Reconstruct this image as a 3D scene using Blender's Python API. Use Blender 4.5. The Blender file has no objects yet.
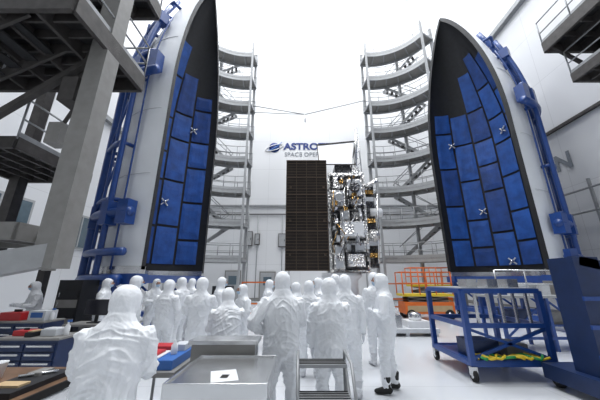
import bpy, bmesh, math, random
from mathutils import Vector, Matrix, noise
random.seed(7)
sc = bpy.context.scene
try:
    sc.view_settings.view_transform = 'Standard'
except Exception:
    pass
V = Vector
# ------------------------------------------------------------ materials
def mat(name, col, rough=0.5, metal=0.0, var=0.06, scale=6.0, bump=0.0, bscale=30.0, spec=0.5, coat=0.0, alpha=None):
    m = bpy.data.materials.new(name); m.use_nodes = True
    nt = m.node_tree; b = nt.nodes['Principled BSDF']
    tc = nt.nodes.new('ShaderNodeTexCoord')
    nz = nt.nodes.new('ShaderNodeTexNoise'); nz.inputs['Scale'].default_value = scale; nz.inputs['Detail'].default_value = 3
    nt.links.new(tc.outputs['Object'], nz.inputs['Vector'])
    rp = nt.nodes.new('ShaderNodeValToRGB')
    c0 = [max(0, c*(1-var)) for c in col]; c1 = [min(1, c*(1+var)) for c in col]
    rp.color_ramp.elements[0].position = 0.3; rp.color_ramp.elements[1].position = 0.7
    rp.color_ramp.elements[0].color = (*c0, 1); rp.color_ramp.elements[1].color = (*c1, 1)
    nt.links.new(nz.outputs['Fac'], rp.inputs['Fac']); nt.links.new(rp.outputs['Color'], b.inputs['Base Color'])
    b.inputs['Roughness'].default_value = rough; b.inputs['Metallic'].default_value = metal
    b.inputs['Specular IOR Level'].default_value = spec; b.inputs['Coat Weight'].default_value = coat
    if bump > 0:
        n2 = nt.nodes.new('ShaderNodeTexNoise'); n2.inputs['Scale'].default_value = bscale; n2.inputs['Detail'].default_value = 4
        nt.links.new(tc.outputs['Object'], n2.inputs['Vector'])
        bp = nt.nodes.new('ShaderNodeBump'); bp.inputs['Strength'].default_value = bump; bp.inputs['Distance'].default_value = 0.02
        nt.links.new(n2.outputs['Fac'], bp.inputs['Height']); nt.links.new(bp.outputs['Normal'], b.inputs['Normal'])
    return m
def foil(name, col, rough=0.25, scale=9):
    m = bpy.data.materials.new(name); m.use_nodes = True
    nt = m.node_tree; b = nt.nodes['Principled BSDF']
    tc = nt.nodes.new('ShaderNodeTexCoord'); vo = nt.nodes.new('ShaderNodeTexVoronoi'); vo.inputs['Scale'].default_value = scale
    nt.links.new(tc.outputs['Object'], vo.inputs['Vector'])
    bp = nt.nodes.new('ShaderNodeBump'); bp.inputs['Strength'].default_value = 0.9; bp.inputs['Distance'].default_value = 0.12
    nt.links.new(vo.outputs['Distance'], bp.inputs['Height']); nt.links.new(bp.outputs['Normal'], b.inputs['Normal'])
    b.inputs['Base Color'].default_value = (*col, 1); b.inputs['Metallic'].default_value = 0.9; b.inputs['Roughness'].default_value = rough
    return m
def wallmat(name, col, ax, bw=2.4, bh=1.2, mortar=0.012, line=0.8):
    m = bpy.data.materials.new(name); m.use_nodes = True
    nt = m.node_tree; b = nt.nodes['Principled BSDF']
    tc = nt.nodes.new('ShaderNodeTexCoord'); sp = nt.nodes.new('ShaderNodeSeparateXYZ'); cb = nt.nodes.new('ShaderNodeCombineXYZ')
    nt.links.new(tc.outputs['Object'], sp.inputs[0])
    nt.links.new(sp.outputs[ax[0]], cb.inputs[0]); nt.links.new(sp.outputs[ax[1]], cb.inputs[1])
    br = nt.nodes.new('ShaderNodeTexBrick'); br.offset = 0.0; br.inputs['Scale'].default_value = 1
    br.inputs['Brick Width'].default_value = bw; br.inputs['Row Height'].default_value = bh; br.inputs['Mortar Size'].default_value = mortar
    br.inputs['Color1'].default_value = (*col, 1); br.inputs['Color2'].default_value = (*[c*0.985 for c in col], 1)
    br.inputs['Mortar'].default_value = (*[c*line for c in col], 1)
    nt.links.new(cb.outputs[0], br.inputs['Vector']); nt.links.new(br.outputs['Color'], b.inputs['Base Color'])
    b.inputs['Roughness'].default_value = 0.45
    return m
M = {}
M['white'] = mat('white_paint', (0.80, 0.81, 0.83), 0.35, var=0.03)
M['offwhite'] = mat('offwhite', (0.58, 0.60, 0.63), 0.5)
M['shell'] = mat('fairing_white', (0.80, 0.83, 0.87), 0.32, var=0.03, scale=1.5)
M['black'] = mat('black_composite', (0.008, 0.009, 0.012), 0.55, var=0.3)
M['pad'] = mat('blue_pad', (0.012, 0.078, 0.32), 0.6, var=0.25, scale=2.5, bump=0.3, bscale=12)
M['pad2'] = mat('blue_pad_dark', (0.009, 0.052, 0.225), 0.6, var=0.25, scale=2.5, bump=0.3, bscale=12)
M['blue'] = mat('blue_steel', (0.012, 0.058, 0.25), 0.4, var=0.1, coat=0.2)
M['navy'] = mat('navy_steel', (0.008, 0.024, 0.085), 0.4, var=0.15)
M['steel'] = mat('stainless', (0.62, 0.63, 0.64), 0.25, 0.9, var=0.05)
M['grey'] = mat('grey_paint', (0.235, 0.23, 0.22), 0.5, var=0.08)
M['lgrey'] = mat('light_grey_paint', (0.36, 0.37, 0.38), 0.5, var=0.06)
M['galv'] = mat('galvanised', (0.30, 0.31, 0.32), 0.5, 0.3, var=0.12)
M['dark'] = mat('dark_grating', (0.018, 0.018, 0.02), 0.7, var=0.3, scale=20)
M['mid'] = mat('weathered_steel', (0.065, 0.06, 0.058), 0.6, 0.2, var=0.2)
M['rubber'] = mat('rubber', (0.015, 0.015, 0.015), 0.8)
M['orange'] = mat('orange_paint', (0.75, 0.16, 0.02), 0.45)
M['yellow'] = mat('yellow_plastic', (0.75, 0.55, 0.03), 0.5)
M['red'] = mat('red_plastic', (0.50, 0.02, 0.025), 0.4)
M['green'] = mat('green_plastic', (0.03, 0.30, 0.08), 0.5)
M['blight'] = mat('blue_plastic', (0.03, 0.13, 0.42), 0.4)
M['wood'] = mat('brown_tabletop', (0.15, 0.085, 0.05), 0.4, var=0.25, scale=8)
M['tan'] = mat('tan', (0.5, 0.36, 0.2), 0.6)
M['suit'] = mat('cleanroom_suit', (0.84, 0.86, 0.89), 0.6, var=0.02, scale=9, bump=0.35, bscale=22)
M['seam'] = mat('suit_seam', (0.55, 0.57, 0.61), 0.8)
M['glove'] = mat('nitrile_glove', (0.74, 0.76, 0.80), 0.5)
M['skin'] = mat('skin', (0.50, 0.27, 0.19), 0.5)
M['mask'] = mat('face_mask', (0.42, 0.56, 0.72), 0.8)
M['boot'] = mat('boot_cover', (0.66, 0.67, 0.70), 0.7, bump=0.3, bscale=30)
M['eye'] = mat('eye_white', (0.8, 0.8, 0.8), 0.2)
M['solar'] = mat('solar_cells', (0.020, 0.015, 0.012), 0.3, 0.3, var=0.4, scale=2)
M['brown'] = mat('panel_edge_brown', (0.075, 0.05, 0.034), 0.5, 0.2)
M['mli'] = foil('silver_mli', (0.78, 0.77, 0.76), 0.32)
M['mlid'] = foil('dark_mli', (0.12, 0.12, 0.125), 0.35)
M['gold'] = foil('gold_mli', (0.5, 0.3, 0.10))
M['logo'] = mat('logo_blue', (0.006, 0.03, 0.18), 0.5)
M['logog'] = mat('logo_grey', (0.22, 0.24, 0.27), 0.5)
M['glass'] = mat('window_glass', (0.10, 0.14, 0.17), 0.08)
M['screen'] = mat('screen', (0.02, 0.02, 0.03), 0.1)

# ------------------------------------------------------------ builder
class B:
    def __init__(s, name):
        s.n = name; s.v = []; s.f = []; s.m = []; s.s = []; s.mats = []
    def mi(s, k):
        if k not in s.mats: s.mats.append(k)
        return s.mats.index(k)
    def add(s, vs, fs, k, smooth=False):
        o = len(s.v); s.v += [tuple(v) for v in vs]; i = s.mi(k)
        for f in fs:
            s.f.append([a+o for a in f]); s.m.append(i); s.s.append(smooth)
    def hexa(s, P, k):
        s.add(P, [(0,3,2,1),(4,5,6,7),(0,1,5,4),(1,2,6,5),(2,3,7,6),(3,0,4,7)], k)
    def box(s, x0, x1, y0, y1, z0, z1, k):
        s.hexa([(x0,y0,z0),(x1,y0,z0),(x1,y1,z0),(x0,y1,z0),(x0,y0,z1),(x1,y0,z1),(x1,y1,z1),(x0,y1,z1)], k)
    def cbox(s, c, sz, k, rz=0.0, rx=0.0, ry=0.0):
        R = Matrix.Rotation(rz,3,'Z') @ Matrix.Rotation(ry,3,'Y') @ Matrix.Rotation(rx,3,'X'); c = V(c); h = V(sz)/2
        P = [c + R @ V((a*h.x,b*h.y,d*h.z)) for a,b,d in ((-1,-1,-1),(1,-1,-1),(1,1,-1),(-1,1,-1),(-1,-1,1),(1,-1,1),(1,1,1),(-1,1,1))]
        s.hexa(P, k)
    def beam(s, p, q, w, h, k):
        p = V(p); q = V(q); d = (q-p)
        if d.length < 1e-5: return
        d.normalize(); up = V((0,0,1)) if abs(d.z) < 0.95 else V((0,1,0))
        a = d.cross(up).normalized(); b = a.cross(d).normalized()
        P = [p-a*w/2-b*h/2, p+a*w/2-b*h/2, p+a*w/2+b*h/2, p-a*w/2+b*h/2]
        P += [x+(q-p) for x in P]
        s.hexa(P, k)
    def path(s, pts, rad, k, n=8, closed=False, smooth=True):
        pts = [V(p) for p in pts]; N = len(pts)
        if not isinstance(rad, (list, tuple)): rad = [rad]*N
        vs = []; fs = []; a = None
        for i, p in enumerate(pts):
            if closed: t = pts[(i+1)%N]-pts[i-1]
            else: t = pts[min(i+1,N-1)]-pts[max(i-1,0)]
            t.normalize()
            if a is None:
                up = V((0,0,1)) if abs(t.z) < 0.9 else V((0,1,0)); a = t.cross(up).normalized()
            else:
                a = (a - t*a.dot(t)).normalized()
            b = t.cross(a)
            r = rad[i]; r = r if isinstance(r, tuple) else (r, r)
            for j in range(n):
                an = 2*math.pi*j/n; vs.append(p + a*math.cos(an)*r[0] + b*math.sin(an)*r[1])
        rng = N if closed else N-1
        for i in range(rng):
            i2 = (i+1) % N
            for j in range(n):
                j2 = (j+1) % n; fs.append((i*n+j, i*n+j2, i2*n+j2, i2*n+j))
        if not closed:
            fs.append(tuple(range(n-1,-1,-1))); fs.append(tuple((N-1)*n+j for j in range(n)))
        s.add(vs, fs, k, smooth)
    def tube(s, p, q, r, k, n=8): s.path([p, q], r, k, n)
    def ell(s, c, r, k, nu=12, nv=8):
        c = V(c); vs = []; fs = []
        vs.append(c+V((0,0,r[2])))
        for i in range(1, nv):
            ph = math.pi*i/nv
            for j in range(nu):
                th = 2*math.pi*j/nu
                vs.append(c+V((r[0]*math.sin(ph)*math.cos(th), r[1]*math.sin(ph)*math.sin(th), r[2]*math.cos(ph))))
        vs.append(c-V((0,0,r[2]))); L = len(vs)-1
        for j in range(nu):
            j2 = (j+1)%nu; fs.append((0,1+j,1+j2)); fs.append((L, L-nu+j2, L-nu+j))
            for i in range(nv-2):
                a = 1+i*nu; fs.append((a+j, a+nu+j, a+nu+j2, a+j2))
        s.add(vs, fs, k, True)
    def lathe(s, c, prof, k, n=24, axis='Z', smooth=True):
        c = V(c); vs = []; fs = []
        for r, z in prof:
            for j in range(n):
                a = 2*math.pi*j/n; x, y = r*math.cos(a), r*math.sin(a)
                if axis == 'Z': vs.append(c+V((x,y,z)))
                elif axis == 'Y': vs.append(c+V((x,z,y)))
                else: vs.append(c+V((z,x,y)))
        for i in range(len(prof)-1):
            for j in range(n):
                j2 = (j+1)%n; fs.append((i*n+j, i*n+j2, (i+1)*n+j2, (i+1)*n+j))
        fs.append(tuple(range(n-1,-1,-1))); fs.append(tuple((len(prof)-1)*n+j for j in range(n)))
        s.add(vs, fs, k, smooth)
    def sector(s, c, r0, r1, a0, a1, z0, z1, k, n=16):
        vs = []; fs = []
        for i in range(n+1):
            a = math.radians(a0+(a1-a0)*i/n); ca, sa = math.cos(a), math.sin(a)
            for r, z in ((r0,z0),(r1,z0),(r1,z1),(r0,z1)): vs.append((c[0]+r*ca, c[1]+r*sa, z))
        for i in range(n):
            o = i*4
            for j in range(4):
                j2 = (j+1)%4; fs.append((o+j, o+j2, o+4+j2, o+4+j))
        fs.append((0,3,2,1)); fs.append((n*4, n*4+1, n*4+2, n*4+3))
        s.add(vs, fs, k)
    def wheel(s, c, r, w, axis='X', k='rubber'):
        s.lathe(c, [(r*0.8,-w/2),(r,-w/2*0.7),(r,w/2*0.7),(r*0.8,w/2)], k, 16, axis)
        s.lathe(c, [(r*0.45,-w/2-0.005),(r*0.45,w/2+0.005)], 'steel', 12, axis)
    def done(s, bevel=0.0):
        if not s.v: return
        xs = [v[0] for v in s.v]; ys = [v[1] for v in s.v]; zs = [v[2] for v in s.v]
        o = V(((min(xs)+max(xs))/2, (min(ys)+max(ys))/2, min(zs)))
        me = bpy.data.meshes.new(s.n)
        me.from_pydata([V(v)-o for v in s.v], [], s.f)
        for k in s.mats: me.materials.append(M[k])
        me.polygons.foreach_set('material_index', s.m); me.polygons.foreach_set('use_smooth', s.s)
        bm = bmesh.new(); bm.from_mesh(me); bmesh.ops.recalc_face_normals(bm, faces=bm.faces); bm.to_mesh(me); bm.free()
        me.update(); ob = bpy.data.objects.new(s.n, me); ob.location = o; sc.collection.objects.link(ob)
        if bevel > 0:
            md = ob.modifiers.new('bevel', 'BEVEL'); md.width = bevel; md.segments = 2; md.limit_method = 'ANGLE'; md.angle_limit = math.radians(50)
        return ob

# ------------------------------------------------------------ room
XL, XR, YB, YF, ZC = -13.0, 13.0, 24.0, -6.0, 36.0
M['wallb'] = wallmat('wall_panels_back', (0.71,0.72,0.735), (0,2), 3.0, 3.0)
M['walls'] = wallmat('wall_panels_side', (0.68,0.69,0.71), (1,2), 3.0, 3.0)
M['floorm'] = wallmat('epoxy_floor', (0.62,0.64,0.67), (0,1), 4.0, 4.0, 0.01, 0.85)
M['floorm'].node_tree.nodes['Principled BSDF'].inputs['Roughness'].default_value = 0.14
def slab(name, *a):
    b = B(name); b.box(*a); return b.done()
slab('floor', XL-0.3, XR+0.3, YF, YB+0.3, -0.2, 0.0, 'floorm')
slab('ceiling', XL-0.3, XR+0.3, YF, YB+0.3, ZC, ZC+0.2, 'white')
slab('wall_back', XL-0.3, XR+0.3, YB, YB+0.3, 0, ZC, 'wallb')
slab('wall_left', XL-0.3, XL, YF, YB, 0, ZC, 'walls')
slab('wall_right', XR, XR+0.3, YF, YB, 0, ZC, 'walls')
slab('baseboard_back', XL, XR, YB-0.04, YB, 0, 0.25, 'grey')
slab('baseboard_left', XL, XL+0.04, YF, YB-0.04, 0, 0.25, 'grey')
slab('baseboard_right', XR-0.04, XR, YF, YB-0.04, 0, 0.25, 'grey')
def rail_wall(name, p, q, w, k='lgrey'):
    b = B(name); b.beam(p, q, w, w, k); return b.done()
rail_wall('trim_1', (XR-0.15, YF, 17.3), (XR-0.15, YB, 17.3), 0.3, 'galv')
rail_wall('trim_2', (XR-0.08, YF, 9.0), (XR-0.08, YB, 9.0), 0.14, 'mid')
rail_wall('trim_3', (XL+0.15, YF, 12.0), (XL+0.15, YB, 12.0), 0.3, 'galv')
rail_wall('trim_4', (XL, YB-0.1, 8.3), (XR, YB-0.1, 8.3), 0.16, 'galv')
rail_wall('trim_5', (XL, YB-0.1, 7.5), (XR, YB-0.1, 7.5), 0.08, 'mid')
def door(name, x0, x1, z1):
    b = B(name)
    b.box(x0-0.1, x1+0.1, YB-0.1, YB-0.045, 0.0, z1+0.1, 'grey'); b.box(x0, x1, YB-0.14, YB-0.1, 0.0, z1, 'lgrey')
    b.box(x0+0.25, x1-0.25, YB-0.15, YB-0.14, z1*0.55, z1*0.85, 'glass'); b.box(x1-0.15, x1-0.08, YB-0.2, YB-0.14, 1.0, 1.15, 'steel')
    return b.done()
door('door_1', -6.4, -5.2, 2.4); door('door_2', -3.4, -2.2, 2.3)
for i, (x, z, w, h) in enumerate([(-4.95, 4.6, 0.7, 1.3), (-4.05, 4.7, 0.45, 1.0), (-1.95, 4.5, 0.7, 1.2), (-1.1, 5.2, 0.3, 0.6), (5.4,5.2,0.7,1.0)]):
    b = B('electrical_panel')
    b.box(x, x+w, YB-0.2, YB-0.05, z, z+h, 'mid'); b.box(x+0.06, x+w-0.06, YB-0.23, YB-0.2, z+0.06, z+h-0.06, 'lgrey')
    b.box(x+w-0.16, x+w-0.12, YB-0.25, YB-0.23, z+h*0.4, z+h*0.55, 'rubber'); b.tube((x+w/2, YB-0.1, 0.0), (x+w/2, YB-0.1, 7.4), 0.035, 'galv')
    b.done()
for i, (y0, y1) in enumerate([(9.5, 12.5), (14.0, 17.0)]):
    b = B('window_%d' % (i+1)); b.box(XL, XL+0.08, y0, y1, 3.4, 5.4, 'lgrey'); b.box(XL+0.08, XL+0.10, y0+0.12, y1-0.12, 3.52, 5.28, 'glass')
    b.box(XL+0.1, XL+0.13, (y0+y1)/2-0.04, (y0+y1)/2+0.04, 3.52, 5.28, 'lgrey'); b.done()
def text(name, body, size, loc, k, rz=0, bold=0.0, rx=90):
    c = bpy.data.curves.new(name, 'FONT'); c.body = body; c.size = size; c.extrude = 0.01; c.offset = bold
    o = bpy.data.objects.new(name, c); o.location = loc; o.rotation_euler = (math.radians(rx), 0, math.radians(rz)); sc.collection.objects.link(o)
    c.materials.append(M[k])
    dg = bpy.context.evaluated_depsgraph_get(); me = bpy.data.meshes.new_from_object(o.evaluated_get(dg))
    bpy.data.objects.remove(o)
    ob = bpy.data.objects.new(name, me); ob.location = loc; ob.rotation_euler = (math.radians(rx), 0, math.radians(rz)); sc.collection.objects.link(ob)
    return ob
t1 = text('wall_sign_lettering', 'ASTROTECH', 0.98, (-1.62, YB-0.03, 14.15), 'logo', bold=0.035)
t1.scale = (1.12, 1, 1)
text('wall_sign_lettering', 'SPACE OPERATIONS', 0.62, (-1.55, YB-0.03, 13.4), 'logog')
t2 = text('wall_letter', 'N', 1.15, (XR-0.03, 12.5, 6.9), 'logog', rz=-90, bold=0.03)
b = B('wall_emblem'); b.lathe((-2.55, YB-0.02, 14.35), [(0.52,-0.02),(0.52,0.02)], 'logo', 32, 'Y')
pts = [(-2.55+0.85*math.cos(a), YB-0.06, 14.35+0.28*math.sin(a)+0.25*math.cos(a)) for a in [2*math.pi*i/32 for i in range(32)]]
b.path(pts, 0.045, 'white', 6, closed=True)
b.path([(-3.25, YB-0.06, 14.0),(-2.8,YB-0.06,14.1),(-2.2,YB-0.06,14.5),(-1.8,YB-0.06,14.95)], [0.02,0.07,0.07,0.02], 'blight', 6); b.done()

# ------------------------------------------------------------ fairing halves
HF = 14.95; ZB = 2.0
def fr(z, R=2.65, zc=6.6):
    if z <= zc: return R
    t = (z-zc)/(HF-zc); return max(R*(1-t**1.85)**0.82, 0.05)
def fairing(cx, cy, a0, sgn, seed, holes):
    rnd = random.Random(seed)
    b = B('rocket_fairing_half')
    nz = 48; na = 36
    zs = [HF*(1-(1-i/nz)**1.25) for i in range(nz+1)]
    def P(th, z, off): 
        a = math.radians(a0+sgn*th); r = max(fr(z)+off, 0.02); return (cx+r*math.cos(a), cy+r*math.sin(a), ZB+z)
    def skin(off, k, th0=0, th1=180):
        vs = []; fs = []
        for z in zs:
            for j in range(na+1): vs.append(P(th0+(th1-th0)*j/na, z, off))
        for i in range(nz):
            for j in range(na):
                o = i*(na+1)+j; fs.append((o, o+1, o+na+2, o+na+1))
        b.add(vs, fs, k, True)
    skin(0, 'shell'); skin(-0.13, 'black')
    for th in (0, 180):
        vs = []; fs = []
        for z in zs: vs += [P(th, z, 0.02), P(th, z, -0.2)]
        for i in range(nz): fs.append((i*2, i*2+1, i*2+3, i*2+2))
        b.add(vs, fs, 'black')
    b.sector((cx,cy), 2.42, 2.72, a0 if sgn>0 else a0-180, a0+180 if sgn>0 else a0, ZB-0.12, ZB+0.1, 'steel', 36)
    ncol = 7; cw = 166/ncol
    for c in range(ncol):
        th0 = 7+c*cw; z = 0.35+0.0; ztop = [9.6,10.9,12.0,12.4,11.9,11.0,9.4][c]
        first = rnd.uniform(0.9, 2.2)
        while z < ztop:
            h = first if first else rnd.choice([1.5, 1.9, 2.3]); first = None
            z1 = min(z+h, ztop)
            if z1-z < 0.5: break
            g = 0.06; gth = 1.2
            if (c, int(z)) not in holes:
                nu, nv = 6, 5; k = 'pad' if rnd.random() > 0.4 else 'pad2'
                vs = []; fs = []
                for iv in range(nv+1):
                    for iu in range(nu+1):
                        e = 0.0 if (iv in (0,nv) or iu in (0,nu)) else 0.03
                        vs.append(P(th0+gth+(cw-2*gth)*iu/nu, z+g+(z1-z-2*g)*iv/nv, -0.19-e))
                for iv in range(nv):
                    for iu in range(nu):
                        o = iv*(nu+1)+iu; fs.append((o, o+1, o+nu+2, o+nu+1))
                b.add(vs, fs, k, False)
            z = z1
    for th, z in ((50, 3.3), (95, 7.4), (130, 2.4), (28, 7.5), (70, 0.6), (120, 0.5)):
        p = V(P(th, z, -0.28)); q = V(P(th+3, z, -0.28)); tdir = (q-p).normalized(); up = V((0,0,1)); nrm = (V((cx,cy,p.z))-p).normalized()
        for d in (tdir+up, tdir-up):
            d = d.normalized(); b.beam(p-d*0.22, p+d*0.22, 0.06, 0.05, 'offwhite')
        b.tube(p-nrm*0.1, p+nrm*0.12, 0.07, 'steel')
    def rail(th, off, z0, z1, w):
        n = 26; b.path([P(th, z0+(z1-z0)*i/n, off) for i in range(n+1)], w, 'blue', 8)
    for th in (92, 118, 130, 154): rail(th, 0.34, -1.1, 12.8 if th == 130 else 11.2, {92:0.07,118:0.1,130:0.12,154:0.09}[th])
    rail(160, 0.12, 0.0, 10.5, 0.03); rail(142, 0.3, -0.8, 11.0, 0.05)
    for z, wd in ((-0.3,0.16),(0.5,0.12),(1.7,0.15),(2.2,0.06),(4.2,0.09),(7.0,0.16),(7.9,0.12),(10.2,0.10),(11.6,0.08)):
        n = 20; e1 = 172 if z in (1.7, 7.0, 0.5, -0.3) else (166 if z == 7.9 else 154)
        b.path([P(78+(e1-78)*i/n, z, 0.34) for i in range(n+1)], wd, 'blue', 8)
        for th in (92, 118, 130, 154):
            b.tube(P(th, z, -0.02), P(th, z, 0.38), 0.07, 'blue')
    for z in (1.7, 7.4, 10.2):
        for th in (118, 130, 154, 168) if z < 9 else (118, 130, 154):
            p = P(th, z, 0.3); b.cbox(p, (0.36,0.36,0.75 if z < 9 else 0.5), 'blue', rz=math.radians(a0+sgn*th))
    for zA in (1.7, 4.2, 7.9):
        b.tube(P(118, zA, 0.36), P(130, zA+2.3, 0.36), 0.05, 'blue')
        b.tube(P(130, zA, 0.36), P(154, zA+1.9, 0.36), 0.04, 'blue')
    b.path([P(140, 0.2+i*0.5, 0.05) for i in range(20)], 0.04, 'offwhite', 6)
    for z in (3.1, 5.6, 9.1): b.path([P(80+i*5, z, 0.006) for i in range(20)], 0.012, 'offwhite', 6)
    lo, hi = (a0, a0+180) if sgn > 0 else (a0-180, a0)
    b.sector((cx,cy), 2.25, 2.85, lo, hi, ZB-0.42, ZB-0.12, 'blue', 36)
    b.sector((cx,cy), 2.3, 2.8, lo, hi, 0.22, 0.42, 'blue', 36)
    A = [math.radians(lo+4+i*(172/6)) for i in range(7)]
    Q = [V((cx+2.55*math.cos(a), cy+2.55*math.sin(a), 0)) for a in A]
    for i, q in enumerate(Q):
        b.beam(q+V((0,0,0.4)), q+V((0,0,ZB-0.4)), 0.16, 0.16, 'blue')
        b.wheel(q+V((0,0,0.12)), 0.12, 0.09)
        if i < 6:
            b.tube(q+V((0,0,0.45)), Q[i+1]+V((0,0,ZB-0.45)), 0.05, 'blue')
    b.beam(Q[0]+V((0,0,0.32)), Q[-1]+V((0,0,0.32)), 0.18, 0.18, 'blue')
    b.beam(Q[0]+V((0,0,ZB-0.27)), Q[-1]+V((0,0,ZB-0.27)), 0.18, 0.25, 'blue')
    return b.done()
fairing(-4.70, 10.8, 90.0, 1, 3, {(3,5)})
fairing(8.5, 12.4, 99.5, -1, 11, {(3,5),(0,7),(1,9)})

# ------------------------------------------------------------ curved access towers
def access_tower(cx, cy, a0, a1, nlev, z0, dz, flip):
    b = B('curved_access_tower'); r0, r1 = 3.9, 5.1
    for i in range(nlev):
        z = z0+dz*i
        b.sector((cx,cy), r0, r1, a0, a1, z, z+0.06, 'grey', 14)
        b.sector((cx,cy), r0, r0+0.06, a0, a1, z-0.2, z+0.25, 'lgrey', 14)
        b.sector((cx,cy), r1-0.06, r1, a0, a1, z-0.2, z+0.2, 'lgrey', 14)
        n = 6
        for j in range(n+1):
            a = math.radians(a0+(a1-a0)*j/n); c, s = math.cos(a), math.sin(a)
            b.beam((cx+r0*c, cy+r0*s, z-0.06), (cx+r1*c, cy+r1*s, z-0.06), 0.08, 0.14, 'galv')
            for r in (r0+0.03, r1-0.03): b.tube((cx+r*c, cy+r*s, z), (cx+r*c, cy+r*s, z+1.05), 0.024, 'galv', 6)
        for r in (r0+0.03, r1-0.03):
            for h in (0.55, 1.05):
                b.path([(cx+r*math.cos(math.radians(a0+(a1-a0)*j/12)), cy+r*math.sin(math.radians(a0+(a1-a0)*j/12)), z+h) for j in range(13)], 0.024, 'galv', 6)
        if i < nlev-1:
            aa = math.radians(a0+(a1-a0)*(0.25 if i % 2 else 0.7)); ab = math.radians(a0+(a1-a0)*(0.7 if i % 2 else 0.25))
            for r in (r1+0.05, r1+0.7):
                b.beam((cx+r*math.cos(aa), cy+r*math.sin(aa), z), (cx+r*math.cos(ab), cy+r*math.sin(ab), z+dz), 0.04, 0.2, 'lgrey')
                b.tube((cx+r*math.cos(aa), cy+r*math.sin(aa), z+1), (cx+r*math.cos(ab), cy+r*math.sin(ab), z+dz+1), 0.025, 'galv', 6)
            for q in range(1, 9):
                a = aa+(ab-aa)*q/9; b.beam((cx+(r1+0.05)*math.cos(a), cy+(r1+0.05)*math.sin(a), z+dz*q/9), (cx+(r1+0.7)*math.cos(a), cy+(r1+0.7)*math.sin(a), z+dz*q/9), 0.2, 0.03, 'mid')
    top = z0+dz*(nlev-1)+1.2
    for j in range(3):
        a = math.radians(a0+2+(a1-a0-4)*j/2)
        b.beam((cx+(r1+0.08)*math.cos(a), cy+(r1+0.08)*math.sin(a), 0), (cx+(r1+0.08)*math.cos(a), cy+(r1+0.08)*math.sin(a), top), 0.2, 0.2, 'lgrey')
    for a in (a0+1, a1-1):
        a = math.radians(a); b.beam((cx+(r0-0.05)*math.cos(a), cy+(r0-0.05)*math.sin(a), 0), (cx+(r0-0.05)*math.cos(a), cy+(r0-0.05)*math.sin(a), top), 0.14, 0.14, 'lgrey')
    return b.done()
access_tower(5.9, 14.0, 28, 97, 8, 3.0, 2.4, True)
access_tower(-4.35, 14.0, 83, 152, 8, 3.0, 2.4, True)
b = B('service_boom'); b.tube((-3.7, 18.2, 15.0), (0.4, 18.2, 14.2), 0.04, 'lgrey'); b.tube((-3.7,18.2,14.4),(0.4,18.2,14.2),0.03,'lgrey'); b.tube((0.4,18.2,14.2),(5.2,18.2,15.5),0.04,'lgrey'); b.tube((0.4,18.2,14.2),(0.4,18.2,13.5),0.05,'steel'); b.done()

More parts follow.
